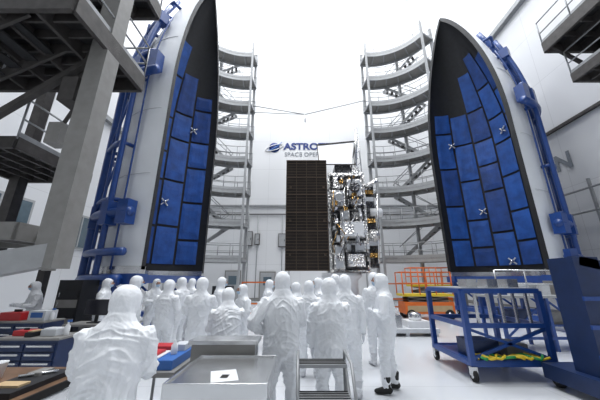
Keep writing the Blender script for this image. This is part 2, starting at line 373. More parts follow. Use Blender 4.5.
# ------------------------------------------------------------ satellite
def satellite():
    b = B('satellite'); Y = 14.0; rnd = random.Random(5)
    b.box(0.2, 4.0, Y-0.8, Y+2.2, 0.35, 0.6, 'white')
    for x in (0.5, 3.7):
        for y in (Y-0.5, Y+1.9): b.wheel((x, y, 0.2), 0.2, 0.15)
        for y in (Y-0.5, Y+1.9): b.box(x-0.06, x+0.06, y-0.15, y+0.15, 0.15, 0.4, 'grey')
    b.lathe((2.2, Y+0.7, 0), [(1.1,0.6),(1.1,0.8),(0.85,0.9),(0.85,1.7),(1.05,1.85),(1.05,2.05)], 'white', 28)
    x0, x1, y0, y1, z0, z1 = 1.60, 3.50, Y-0.1, Y+1.9, 2.05, 7.3
    b.box(x0, x1, y0, y1, z0, z1, 'mlid')
    for x in (x0, x1):
        for y in (y0, y1): b.beam((x,y,z0),(x,y,z1+0.15),0.12,0.12,'mli')
    for z in (z0+0.08, 3.6, 5.3, z1):
        b.beam((x0,y0-0.03,z),(x1,y0-0.03,z),0.12,0.1,'mli'); b.beam((x1+0.03,y0,z),(x1+0.03,y1,z),0.12,0.1,'mli')
    fb = [(1.70,2.25,2.2,3.4,0.30,'mli'),(2.3,3.3,2.25,3.0,0.45,'mlid'),(2.3,3.35,3.05,3.5,0.3,'mli'),(1.72,2.0,3.7,5.1,0.25,'mlid'),(2.05,3.3,3.75,4.6,0.5,'mli'),
          (2.1,2.6,4.65,5.2,0.35,'mli'),(2.65,3.35,4.65,5.2,0.25,'mlid'),(1.7,2.4,5.4,6.3,0.4,'mli'),(2.45,3.35,5.4,5.9,0.35,'mlid'),(2.5,3.3,5.95,6.9,0.5,'mli'),(1.75,2.4,6.4,7.2,0.25,'mlid')]
    for a, c, za, zb, d, k in fb:
        b.box(a, c, y0-d, y0, za, zb, k)
        b.box(a+0.08, c-0.08, y0-d-0.03, y0-d, za+0.08, zb-0.08, 'mli' if k == 'mlid' else 'offwhite')
    for i in range(44):
        x = rnd.uniform(x0+0.1, x1-0.15); z = rnd.uniform(z0+0.2, z1-0.3); w = rnd.uniform(0.06,0.2); h = rnd.uniform(0.08,0.35)
        b.box(x, x+w, y0-rnd.uniform(0.42,0.62), y0-0.1, z, z+h, rnd.choice(['mli','mli','offwhite','mlid','gold','black','offwhite']))
    b.lathe((2.05, y0-0.5, 5.85), [(0.25,0.1),(0.25,-0.15),(0.18,-0.15)], 'steel', 24, 'Y')
    b.lathe((2.9, y0-0.62, 6.4), [(0.28,0.12),(0.24,-0.1),(0.2,-0.1)], 'mlid', 24, 'Y')
    b.lathe((2.0, y0-0.4, 2.8), [(0.2,0.1),(0.2,-0.1),(0.15,-0.1)], 'mli', 24, 'Y')
    b.box(2.15, 3.2, y0-0.66, y0-0.5, 3.8, 4.5, 'white'); b.box(2.25,2.7,y0-0.69,y0-0.66,3.9,4.4,'mli')
    for i in range(14):
        x = rnd.uniform(x0+0.1,x1-0.1); z = rnd.uniform(z0+0.5,z1-1.5)
        b.path([(x,y0-0.5,z),(x+rnd.uniform(-.3,.3),y0-0.68,z+0.4),(x+rnd.uniform(-.4,.4),y0-0.5,z+rnd.uniform(0.8,1.3))],0.025,rnd.choice(['black','steel','gold']),6)
    b.box(x0+0.05, x1-0.05, y0+0.1, y1-0.1, z1, z1+0.2, 'mli')
    b.box(2.0, 2.9, y0+0.2, y0+1.2, z1+0.2, z1+0.75, 'mlid'); b.box(2.95, 3.4, y0+0.2, y0+0.9, z1+0.2, z1+0.6, 'mli')
    b.lathe((2.45,y0+0.7,z1+0.75),[(0.35,0),(0.38,0.25),(0.3,0.27)],'white',20)
    # mast and sunshade frame (reclined)
    b.tube((3.2,y0+0.3,z1+0.5),(3.38,y0+0.3,10.5),0.08,'steel'); b.tube((2.9,y0+0.3,z1+0.2),(3.28,y0+0.3,9.6),0.04,'black')
    b.tube((3.55,y0+0.3,z1+0.1),(3.45,y0+0.3,10.0),0.03,'steel')
    for i in range(6): b.tube((3.25+i*0.02,y0+0.3,z1+0.7+i*0.4),(3.53-i*0.01,y0+0.3,z1+0.95+i*0.38),0.018,'steel',6)
    b.beam((1.02,y0+0.75,9.6),(3.35,y0+0.75,9.85),0.07,0.07,'mid'); b.beam((1.05,y0+0.75,9.6),(1.1,y0+0.1,8.0),0.05,0.05,'mid')
    b.hexa([(1.1,y0+0.1,8.05),(3.0,y0+0.1,8.05),(3.0,y0+0.15,8.05),(1.1,y0+0.15,8.05),(1.06,y0+0.75,9.56),(3.24,y0+0.75,9.8),(3.24,y0+0.8,9.8),(1.06,y0+0.8,9.56)], 'white')
    b.beam((1.05,y0+0.1,8.02),(3.2,y0+0.1,8.02),0.05,0.05,'mid')
    b.beam((2.0,y0+0.12,8.0),(2.1,y0+0.3,7.4),0.05,0.05,'black')
    b.box(x1, x1+0.55, y0+0.1, y0+1.5, 2.3, 6.7, 'mlid')
    b.lathe((x1+0.6,y0+0.2,5.2),[(0.25,-0.3),(0.25,0.3),(0.2,0.35)],'white',20,'X')
    b.lathe((x1+0.35,y0-0.1,3.9),[(0.15,-0.2),(0.36,0.1),(0.36,0.14),(0.1,-0.1)],'mli',24,'Y')
    b.tube((x1+0.1,y0-0.1,6.6),(x1+0.75,y0-0.05,7.0),0.12,'mli',10); b.tube((x1+0.5,y0-0.05,2.5),(x1+0.7,y0-0.05,6.2),0.05,'steel')
    for z in (2.8,3.4,4.6,5.8,6.2): b.box(x1+0.05,x1+0.5,y0-0.06,y0+0.12,z,z+0.22,rnd.choice(['mli','gold','offwhite']))
    for i in range(4):
        y = Y-0.62+i*0.12; b.box(-0.72, 1.42, y, y+0.05, 2.15, 7.95, 'solar')
    ys = Y-0.63
    for z in [2.15+5.8*i/6 for i in range(7)]: b.box(-0.74, 1.44, ys-0.03, ys+0.02, z-0.03, z+0.03, 'brown')
    for x in [-0.72+2.14*i/4 for i in range(5)]: b.box(x-0.015, x+0.015, ys-0.025, ys+0.01, 2.15, 7.95, 'brown')
    for z in [2.15+5.8*i/36 for i in range(37)]: b.box(-0.7, 1.4, ys-0.012, ys, z-0.012, z+0.012, 'brown')
    for z in (2.9, 4.6, 6.4):
        for x in (-0.5, 1.25): b.cbox((x, ys-0.05, z), (0.1,0.1,0.1), 'brown')
        b.beam((1.3, Y-0.3, z), (1.7, Y, z), 0.12, 0.12, 'steel')
    return b.done()
satellite()

# ------------------------------------------------------------ near-left steel work platform
def deck(b, x0, x1, y0, y1, z, th=0.18, rails=('x1',), nb=5, k='dark', fr_='mid'):
    b.box(x0, x1, y0, y1, z, z+0.05, k)
    for y in (y0, y1): b.beam((x0,y,z-th/2),(x1,y,z-th/2),0.1,th+0.1,fr_)
    for x in (x0, x1): b.beam((x,y0,z-th/2),(x,y1,z-th/2),0.1,th+0.1,fr_)
    for i in range(1, nb):
        x = x0+(x1-x0)*i/nb; b.beam((x,y0,z-th/2),(x,y1,z-th/2),0.07,th,fr_)
        y = y0+(y1-y0)*i/nb; b.beam((x0,y,z-th/3),(x1,y,z-th/3),0.05,th*0.6,fr_)
    def rl(p, q):
        p = V(p); q = V(q); n = max(1, int((q-p).length/1.2))
        for i in range(n+1):
            r = p+(q-p)*i/n; b.tube(r, r+V((0,0,1.1)), 0.025, 'galv', 6)
        for h in (0.55, 1.1): b.tube(p+V((0,0,h)), q+V((0,0,h)), 0.025, 'galv', 6)
        b.beam(p+V((0,0,0.12)), q+V((0,0,0.12)), 0.02, 0.15, 'galv')
    if 'x1' in rails: rl((x1,y0,z),(x1,y1,z))
    if 'x0' in rails: rl((x0,y0,z),(x0,y1,z))
    if 'y0' in rails: rl((x0,y0,z),(x1,y0,z))
    if 'y1' in rails: rl((x0,y1,z),(x1,y1,z))
def stairs(b, p, q, w, n, k='mid'):
    p = V(p); q = V(q); d = (q-p); h = V((d.x,d.y,0)).normalized(); s = V((-h.y,h.x,0))*w/2
    for sg in (-1, 1):
        b.beam(p+s*sg, q+s*sg, 0.06, 0.26, k)
        b.tube(p+s*sg+V((0,0,1.0)), q+s*sg+V((0,0,1.0)), 0.025, 'galv', 6)
        for i in range(0, n+1, 3):
            r = p+d*i/n+s*sg; b.tube(r, r+V((0,0,1.0)), 0.022, 'galv', 6)
    for i in range(1, n):
        r = p+d*i/n; b.beam(r-s, r+s, 0.26, 0.04, 'dark')
b = B('steel_access_platform')
b.beam((-4.55, 5.0, 1.9), (-4.55, 5.0, 12), 0.40, 0.40, 'grey')
b.beam((-9.0, 5.0, 0), (-9.0, 5.0, 12), 0.3, 0.3, 'mid'); b.beam((-9.0, 8.0, 0), (-9.0, 8.0, 12), 0.3, 0.3, 'mid')
b.beam((-7.4, 8.0, 0), (-7.4, 8.0, 9), 0.2, 0.2, 'mid')
deck(b, -9.2, -4.4, 3.9, 6.2, 7.1, 0.35, ('x1','y1'), 6)
deck(b, -9.2, -6.9, 5.8, 8.2, 5.0, 0.2, ('x1',), 5)
deck(b, -9.2, -4.6, 3.8, 6.6, 10.2, 0.35, ('x1',), 6)
stairs(b, (-8.8, 4.6, 5.0), (-5.6, 4.6, 7.0), 0.9, 10)
deck(b, -9.2, -5.6, 5.2, 6.6, 2.75, 0.25, (), 4, 'lgrey', 'grey')
b.beam((-4.5, 5.0, 2.15), (-5.9, 4.4, 1.75), 0.35, 0.4, 'lgrey'); b.beam((-5.9,4.4,1.75),(-7.6,4.2,1.35),0.35,0.4,'lgrey')
b.beam((-5.7, 4.5, 1.7), (-5.7, 4.5, 0), 0.16, 0.16, 'grey'); b.beam((-4.55,5.0,1.95),(-5.6,5.8,2.6),0.2,0.2,'grey')
b.beam((-9.0, 5.0, 3.0), (-4.6, 5.0, 6.8), 0.12, 0.14, 'mid')
b.beam((-9.0, 5.0, 7.3), (-4.6, 5.0, 10.0), 0.12, 0.14, 'mid'); b.beam((-4.6,5.0,7.3),(-9.0,5.0,10.0),0.12,0.14,'mid')
b.cbox((-5.05, 5.1, 5.7), (0.35,0.5,0.6), 'mid'); b.cbox((-5.4, 5.3, 4.8), (0.3,0.3,0.5), 'grey')
b.beam((-5.05,5.1,6.0),(-5.05,5.1,7.0),0.06,0.06,'mid'); b.beam((-5.4,5.3,5.0),(-5.1,5.2,5.5),0.06,0.06,'mid')
b.done()

b = B('wall_work_platform')
deck(b, 9.9, 12.9, 6.2, 8.6, 10.9, 0.35, ('x0','y0'), 4)
deck(b, 10.4, 12.9, 6.6, 8.4, 9.2, 0.25, ('x0','y0'), 4)
b.beam((12.85,8.4,0),(12.85,8.4,14),0.2,0.2,'mid'); b.beam((10.0,8.5,10.8),(12.85,8.5,8.4),0.1,0.12,'mid')
b.beam((10.0,6.3,10.9),(10.0,6.3,14.0),0.12,0.12,'mid'); b.beam((10.0,8.5,10.9),(12.85,8.5,13.8),0.1,0.12,'mid')
b.done()
b = B('wall_pipe_rack')
for z in (4.6, 5.6): b.tube((XR-0.3, 4, z), (XR-0.3, 16, z), 0.05, 'galv')
for y in (5,8,11,14): b.beam((XR-0.3,y,0),(XR-0.3,y,6.0),0.09,0.09,'galv')
for y in (5,8,11,14): b.beam((XR-0.3,y,4.6),(XR-0.1,y,4.6),0.08,0.08,'galv')
b.done()

# ------------------------------------------------------------ carts, tables, stands
def blue_stand():
    b = B('blue_work_stand'); x0,x1,y0,y1 = 3.05,4.5,5.35,6.7
    for x in (x0,x1):
        for y in (y0,y1):
            b.beam((x,y,0.2),(x,y,1.5),0.09,0.09,'blue'); b.wheel((x,y,0.1),0.1,0.07)
            b.box(x-0.05,x+0.05,y-0.05,y+0.05,0.1,0.25,'steel')
    for z in (0.3, 0.9, 1.5):
        for y in (y0,y1): b.beam((x0,y,z),(x1,y,z),0.08,0.08,'blue')
        for x in (x0,x1): b.beam((x,y0,z),(x,y1,z),0.08,0.08,'blue')
    b.box(x0-0.05,x1+0.05,y0-0.05,y1+0.05,0.24,0.32,'blue'); b.box(x0,x1,y0,y1,1.5,1.56,'lgrey')
    for i in range(1,6):
        x = x0+(x1-x0)*i/6; b.beam((x,y0,0.9),(x,y0,1.5),0.04,0.04,'steel')
    b.beam((x0,y0,0.35),(x1,y0,0.85),0.05,0.05,'blue'); b.beam((x1,y0,0.35),(x0,y0,0.85),0.05,0.05,'blue')
    b.box(x0+0.1,x0+0.6,y0+0.1,y0+0.6,0.32,0.62,'navy'); b.box(x0+0.8,x0+1.2,y0+0.2,y0+0.7,0.32,0.55,'grey')
    for j in range(3):
        pts = [(x0+0.1+i*0.085, y0-0.02+0.12*math.sin(i*1.1+j*2), 0.36+0.06*abs(math.sin(i*0.9+j))) for i in range(15)]
        b.path(pts, 0.022, 'yellow' if j < 2 else 'green', 6)
    for x in (x0+0.2,x0+0.6,x0+1.0): b.box(x,x+0.2,y0+0.1,y0+0.4,1.56,1.72,'steel')
    b.done()
blue_stand()
def lift_mast():
    b = B('navy_lift_frame')
    b.box(4.3,4.7,4.3,4.75,0.3,2.05,'navy'); b.box(4.15,5.6,4.1,5.2,0.12,0.35,'navy'); b.beam((4.4,4.4,2.0),(5.4,4.4,1.75),0.2,0.15,'navy')
    b.box(4.9,5.5,4.3,5.1,0.35,1.7,'navy'); b.beam((4.5,4.5,2.0),(4.5,4.5,2.2),0.12,0.12,'blue')
    for z in (0.6,1.0,1.4): b.box(4.28,4.72,4.27,4.3,z,z+0.06,'blue')
    for x in (4.3,5.45):
        for y in (4.25,5.1): b.wheel((x,y,0.12),0.12,0.08)
    b.done()
lift_mast()
b = B('rail_deck_bench')
b.box(5.1, 7.6, 7.3, 8.3, 1.25, 1.31, 'lgrey')
for x in (5.2,6.4,7.5):
    for y in (7.4,8.2): b.beam((x,y,0),(x,y,1.25),0.07,0.07,'blue')
for x in (5.2,6.0,6.8,7.5): b.tube((x,7.4,1.31),(x,7.4,1.95),0.02,'steel',6)
for z in (1.6,1.95): b.tube((5.2,7.4,z),(7.5,7.4,z),0.022,'steel',6)
for i,(x,k) in enumerate([(5.3,'blue'),(5.9,'offwhite'),(6.5,'steel'),(7.0,'grey')]): b.box(x,x+0.35,7.7,8.05,1.31,1.5+0.06*i,k)
b.beam((5.2,7.4,0.3),(7.5,7.4,0.3),0.06,0.06,'blue'); b.beam((5.2,7.4,0.3),(6.4,7.4,1.2),0.04,0.04,'blue'); b.beam((7.5,7.4,0.3),(6.4,7.4,1.2),0.04,0.04,'blue')
b.box(5.3,7.4,7.5,8.1,0.55,0.6,'blue'); b.box(5.5,6.1,7.6,8.0,0.6,0.95,'navy'); b.box(6.6,7.2,7.6,8.0,0.6,0.9,'grey'); b.done()

b = B('stainless_cart')
b.box(-1.0,-0.26,2.3,3.05,0.90,0.95,'steel')
for x in (-0.96,-0.30):
    for y in (2.34,3.01): b.tube((x,y,0.12),(x,y,0.9),0.018,'steel'); b.wheel((x,y,0.07),0.07,0.04)
b.box(-0.98,-0.28,2.32,3.03,0.35,0.38,'steel')
b.box(-1.02,-0.24,2.28,2.30,0.86,0.965,'steel'); b.box(-1.02,-0.24,3.05,3.07,0.86,0.965,'steel'); b.box(-1.02,-1.0,2.3,3.05,0.86,0.965,'steel'); b.box(-0.26,-0.24,2.3,3.05,0.86,0.965,'steel')
b.box(-0.95,-0.4,2.5,2.9,0.38,0.6,'offwhite')
b.done(0.004)
b = B('document'); b.cbox((-0.62,2.5,0.9515),(0.21,0.28,0.002),'white',rz=0.3); b.box(-0.64,-0.58,2.44,2.52,0.9525,0.954,'rubber'); b.done()
b = B('steel_instrument_bench')
x0,x1,y0,y1 = -1.17,-0.44,3.10,3.38
b.box(x0,x1,y0,y1,1.05,1.09,'steel'); b.box(x0+0.03,x1-0.03,y0+0.02,y0+0.05,0.86,1.05,'grey')
for x in (x0+0.05,x1-0.05):
    for y in (y0+0.05,y1-0.05): b.beam((x,y,0.12),(x,y,1.05),0.045,0.045,'steel'); b.wheel((x,y,0.06),0.06,0.04)
b.box(x0,x1,y0,y1,0.4,0.43,'steel'); b.box(x0+0.1,x0+0.5,y0+0.06,y1-0.06,0.43,0.75,'grey'); b.done(0.004)

def utility_cart():
    b = B('utility_cart'); x0,x1,y0,y1 = -1.80,-1.24,3.0,3.75
    for z in (0.25,0.78): b.box(x0,x1,y0,y1,z,z+0.05,'grey')
    for x in (x0+0.03,x1-0.03):
        for y in (y0+0.03,y1-0.03): b.tube((x,y,0.12),(x,y,0.8),0.018,'galv'); b.wheel((x,y,0.07),0.07,0.04)
    b.box(x0+0.03,x1-0.05,y0+0.05,y1-0.1,0.83,0.92,'blight'); b.box(x0+0.05,x1-0.25,y0+0.45,y1-0.12,0.92,0.965,'red')
    b.box(x1-0.22,x1-0.08,y0+0.42,y1-0.14,0.92,0.99,'offwhite'); b.lathe((x1-0.15,y0+0.3,0.92),[(0.035,0),(0.035,0.09),(0.015,0.11),(0.015,0.14)],'white',12)
    b.box(x0+0.08,x1-0.22,y0+0.1,y0+0.4,0.92,0.935,'white'); b.box(x0+0.2,x0+0.3,y0+0.15,y0+0.35,0.935,0.96,'red'); b.box(x0+0.12,x0+0.17,y0+0.15,y0+0.35,0.935,0.95,'black'); b.done(0.005)
utility_cart()
def step_stool():
    b = B('rolling_step_ladder'); x0,x1 = -0.02,0.46
    for i in range(4):
        z = 0.22*(i+1); y = 2.35+0.2*i
        b.box(x0,x1,y,y+0.2,z,z+0.03,'galv')
        for q in range(4): b.box(x0+0.01,x1-0.01,y+0.02+q*0.05,y+0.035+q*0.05,z+0.03,z+0.036,'rubber')
    for x in (x0,x1):
        b.tube((x,2.35,0.03),(x,3.13,0.9),0.018,'galv'); b.tube((x,3.13,0.03),(x,3.13,0.9),0.018,'galv'); b.tube((x,2.35,0.04),(x,3.13,0.04),0.016,'galv')
        b.wheel((x,3.13,0.05),0.05,0.03); b.wheel((x,2.37,0.05),0.05,0.03)
        b.path([(x,2.5,0.28),(x,2.52,0.7),(x,2.7,0.98),(x,3.1,1.0),(x,3.13,0.9)],0.014,'galv',8)
    for z in (0.3,0.6): b.tube((x0,3.13,z),(x1,3.13,z),0.014,'galv')
    b.done()
step_stool()
b = B('work_table'); x0,x1,y0,y1 = -3.4,-1.98,1.95,2.95
b.box(x0,x1,y0,y1,0.85,0.89,'wood'); b.box(x0,x1,y0-0.01,y0,0.83,0.888,'rubber'); b.box(x1,x1+0.012,y0,y1,0.83,0.888,'rubber')
for x in (x0+0.06,x1-0.06):
    for y in (y0+0.06,y1-0.06): b.beam((x,y,0),(x,y,0.85),0.05,0.05,'rubber')
b.done()
b = B('paper_cup'); b.lathe((-2.62,2.62,0.891),[(0.05,0),(0.07,0.12),(0.073,0.125),(0.065,0.12),(0.047,0.01)],'white',20); b.done()
b = B('tool_tray'); b.box(-2.35,-2.05,2.2,2.75,0.891,0.93,'black'); b.box(-2.3,-2.1,2.3,2.4,0.93,0.945,'tan'); b.tube((-2.3,2.5,0.945),(-2.1,2.65,0.945),0.012,'steel'); b.box(-2.28,-2.18,2.55,2.7,0.93,0.955,'grey'); b.done()
b = B('keyboard'); b.box(-3.05,-2.6,2.15,2.32,0.891,0.91,'black')
for i in range(10):
    for j in range(4): b.box(-3.04+i*0.044,-3.005+i*0.044,2.16+j*0.039,2.19+j*0.039,0.91,0.918,'grey')
b.done()
def cabinet(x0,x1,y0,y1,z1,k):
    b = B('tool_cabinet'); b.box(x0,x1,y0,y1,0.14,z1,k); b.box(x0-0.01,x1+0.01,y0-0.01,y1+0.01,z1,z1+0.03,'grey')
    n = 5; h = (z1-0.2)/n
    for i in range(n):
        z = 0.17+i*h; b.box(x0+0.03,(x0+x1)/2-0.01,y0-0.02,y0,z,z+h-0.02,k); b.box((x0+x1)/2+0.01,x1-0.03,y0-0.02,y0,z,z+h-0.02,k)
        b.box(x0+0.06,(x0+x1)/2-0.05,y0-0.04,y0-0.02,z+h-0.06,z+h-0.035,'steel'); b.box((x0+x1)/2+0.05,x1-0.06,y0-0.04,y0-0.02,z+h-0.06,z+h-0.035,'steel')
    for x in (x0+0.1,x1-0.1):
        for y in (y0+0.1,y1-0.1): b.wheel((x,y,0.07),0.07,0.05)
    return b.done()
cabinet(-6.3,-5.2,5.9,6.4,0.86,'navy')
cabinet(-4.75,-3.75,4.6,5.1,0.80,'navy')
def bits(name, items):
    b = B(name)
    for it in items: b.box(*it)
    return b.done(0.006)
def bottle(x,y,z,k='white'):
    b = B('spray_bottle'); b.lathe((x,y,z),[(0.035,0),(0.04,0.02),(0.04,0.13),(0.014,0.17),(0.014,0.2)],k,14); b.box(x-0.015,x+0.05,y-0.012,y+0.012,z+0.2,z+0.23,'blight'); b.done()
bits('red_toolbox',[(-6.25,-5.8,6.0,6.3,0.892,1.05,'red'),(-6.1,-5.95,6.13,6.17,1.05,1.1,'black')])
bits('supply_box',[(-5.65,-5.3,6.0,6.3,0.892,1.08,'offwhite'),(-5.6,-5.35,5.995,6.0,0.95,1.05,'blight')])
bits('red_toolbox',[(-4.65,-4.4,4.75,4.95,0.832,0.91,'red'),(-4.56,-4.48,4.83,4.86,0.91,0.94,'black')])
bits('supply_box',[(-4.2,-3.95,4.75,4.95,0.832,0.93,'offwhite'),(-4.18,-3.97,4.77,4.93,0.93,0.945,'white')])
bits('tool_pouch',[(-4.36,-4.24,4.65,4.9,0.832,0.90,'black'),(-4.34,-4.26,4.68,4.87,0.90,0.92,'tan')])
bottle(-3.86,4.85,0.831); bottle(-5.24,6.1,0.892); bottle(-2.9,2.6,0.891,'offwhite')
def monitor(x,y,z):
    b = B('monitor'); b.box(x-0.13,x+0.13,y-0.09,y+0.09,z,z+0.02,'black'); b.box(x-0.03,x+0.03,y-0.01,y+0.02,z+0.02,z+0.2,'black'); b.box(x-0.27,x+0.27,y-0.03,y,z+0.15,z+0.47,'black'); b.box(x-0.25,x+0.25,y-0.033,y-0.03,z+0.17,z+0.45,'screen'); b.done()
def eq_table(x0,x1,y0,y1):
    b = B('equipment_table'); b.box(x0,x1,y0,y1,0.78,0.82,'grey')
    for x in (x0+0.05,x1-0.05):
        for y in (y0+0.05,y1-0.05): b.beam((x,y,0),(x,y,0.78),0.05,0.05,'grey')
    b.box(x0+0.05,x1-0.05,y0+0.05,y1-0.05,0.3,0.33,'grey'); b.box(x0+0.1,x0+0.6,y0+0.1,y1-0.1,0.33,0.65,'black'); b.done()
eq_table(-7.9,-6.6,5.8,6.4); monitor(-7.2,6.1,0.822)
bits('red_toolbox',[(-6.9,-6.65,5.9,6.2,0.822,0.95,'red'),(-6.8,-6.7,6.03,6.07,0.95,0.99,'black')])
eq_table(-4.9,-3.85,6.0,6.5); monitor(-4.4,6.25,0.822)
def rack(x,y,h,k='grey'):
    b = B('electronics_rack'); b.box(x,x+0.6,y,y+0.6,0.08,h,k)
    for i in range(int((h-0.2)/0.22)):
        z = 0.15+i*0.22; b.box(x+0.04,x+0.56,y-0.02,y,z,z+0.19,'black' if i%2 else 'grey'); b.tube((x+0.1,y-0.04,z+0.05),(x+0.1,y-0.04,z+0.14),0.01,'steel',6)
    for a in (0.08,0.52):
        for c in (0.08,0.52): b.wheel((x+a,y+c,0.05),0.05,0.04)
    b.done()
rack(-3.0,9.6,1.5,'black'); rack(-6.2,7.2,1.7,'black')
def barrier(x0,x1,y,z1=1.15):
    b = B('orange_barrier'); n = max(1,int((x1-x0)/1.1))
    for i in range(n+1):
        x = x0+(x1-x0)*i/n; b.beam((x,y,0.02),(x,y,z1),0.06,0.06,'orange'); b.box(x-0.12,x+0.12,y-0.18,y+0.18,0,0.03,'orange')
    for z in (0.3,0.7,z1): b.beam((x0,y,z),(x1,y,z),0.05,0.06,'orange')
    b.done()
barrier(-2.6,-0.9,12.6,1.6); barrier(4.4,7.0,15.6,1.5)
def lift(x,y,h,k='orange'):
    b = B('scissor_lift'); b.box(x-1.1,x+1.1,y-0.45,y+0.45,0.25,0.75,k); b.box(x-1.0,x+1.0,y-0.46,y-0.45,0.35,0.6,'tan')
    for a in (-0.85,0.85):
        for c in (-0.42,0.42): b.wheel((x+a,y+c,0.22),0.22,0.14,'Y')
    for c in (-0.35,0.35):
        n = 2
        for i in range(n):
            z0 = 0.75+(h-0.8)*i/n; z1 = 0.75+(h-0.8)*(i+1)/n
            b.beam((x-0.9,y+c,z0),(x+0.9,y+c,z1),0.05,0.1,'grey'); b.beam((x+0.9,y+c,z0),(x-0.9,y+c,z1),0.05,0.1,'grey')
    b.box(x-1.15,x+1.15,y-0.45,y+0.45,h-0.06,h+0.04,'yellow')
    for a in (-1.12,-0.37,0.37,1.12):
        for c in (-0.43,0.43): b.tube((x+a,y+c,h),(x+a,y+c,h+1.0),0.028,k,6)
    for z in (0.5,1.0):
        for c in (-0.43,0.43): b.tube((x-1.12,y+c,h+z),(x+1.12,y+c,h+z),0.028,k,6)
        for a in (-1.12,1.12): b.tube((x+a,y-0.43,h+z),(x+a,y+0.43,h+z),0.028,k,6)
    b.done()
lift(5.8,13.2,1.05); lift(7.6,16.6,1.4)
b = B('equipment_pallet')
b.box(2.4,4.4,9.2,10.2,0.1,0.22,'offwhite')
for x in (2.5,3.4,4.3): b.box(x-0.06,x+0.06,9.25,10.15,0,0.1,'offwhite')
b.box(2.6,3.3,9.4,9.9,0.22,0.6,'steel'); b.box(3.5,4.2,9.4,10.0,0.22,0.42,'white'); b.lathe((3.85,9.7,0.42),[(0.2,0),(0.2,0.2),(0.1,0.25)],'steel',16); b.done()

# ------------------------------------------------------------ people
def tubes_mesh(parts, voxel, mats, smooth_it=4, wr=0.0, seed=0):
    bb = B('tmp')
    for fn in parts: fn(bb)
    me = bpy.data.meshes.new('tmp'); me.from_pydata(bb.v, [], bb.f)
    bm = bmesh.new(); bm.from_mesh(me); bmesh.ops.recalc_face_normals(bm, faces=bm.faces); bm.to_mesh(me); bm.free()
    ob = bpy.data.objects.new('tmp', me); sc.collection.objects.link(ob)
    r = ob.modifiers.new('r','REMESH'); r.mode = 'VOXEL'; r.voxel_size = voxel
    if smooth_it:
        s = ob.modifiers.new('s','SMOOTH'); s.iterations = smooth_it; s.factor = 0.5
    dg = bpy.context.evaluated_depsgraph_get(); m2 = bpy.data.meshes.new_from_object(ob.evaluated_get(dg))
    if wr:
        nr = [v.normal.copy() for v in m2.vertices]
        for v, n in zip(m2.vertices, nr):
            c = v.co
            f = noise.noise(V((c.x*5+seed*3.1, c.y*5, c.z*5)))
            wx = noise.noise(V((c.x*3, c.y*3, c.z*3+seed)))*0.5
            sg = 1 if c.x > 0 else -1
            g1 = noise.noise(V((c.x*5+seed, c.y*5+wx, c.z*13+c.x*sg*8+wx*5)))
            g2 = noise.noise(V((c.x*12+wx*3, c.y*12+seed, c.z*4.5-c.x*sg*5)))
            r1 = max(0.0, 1-abs(g1)*4.2)**1.3; r2 = max(0.0, 1-abs(g2)*4.2)**1.3
            a = wr if c.z < 1.46 else wr*0.3
            v.co = c + n*((f*0.55 + r1*0.9 + r2*0.6 - 0.4)*a)
    bpy.data.objects.remove(ob); vs = [v.co.copy() for v in m2.vertices]; fs = [tuple(p.vertices) for p in m2.polygons]
    bpy.data.meshes.remove(m2); return vs, fs
ARM = {'down': ((0.07,-0.02,-0.29),(0.0,0.07,-0.25)), 'fold': ((0.09,0.02,-0.28),(-0.17,0.18,0.04)), 'fwd': ((0.06,0.10,-0.27),(-0.05,0.24,0.05)),
       'hip': ((0.19,-0.08,-0.24),(-0.15,0.11,-0.12)), 'point': ((0.08,0.2,-0.16),(-0.02,0.23,0.14)), 'back': ((0.10,-0.1,-0.27),(-0.17,-0.05,-0.17)), 'up': ((0.12,0.18,-0.16),(-0.1,0.1,0.24))}
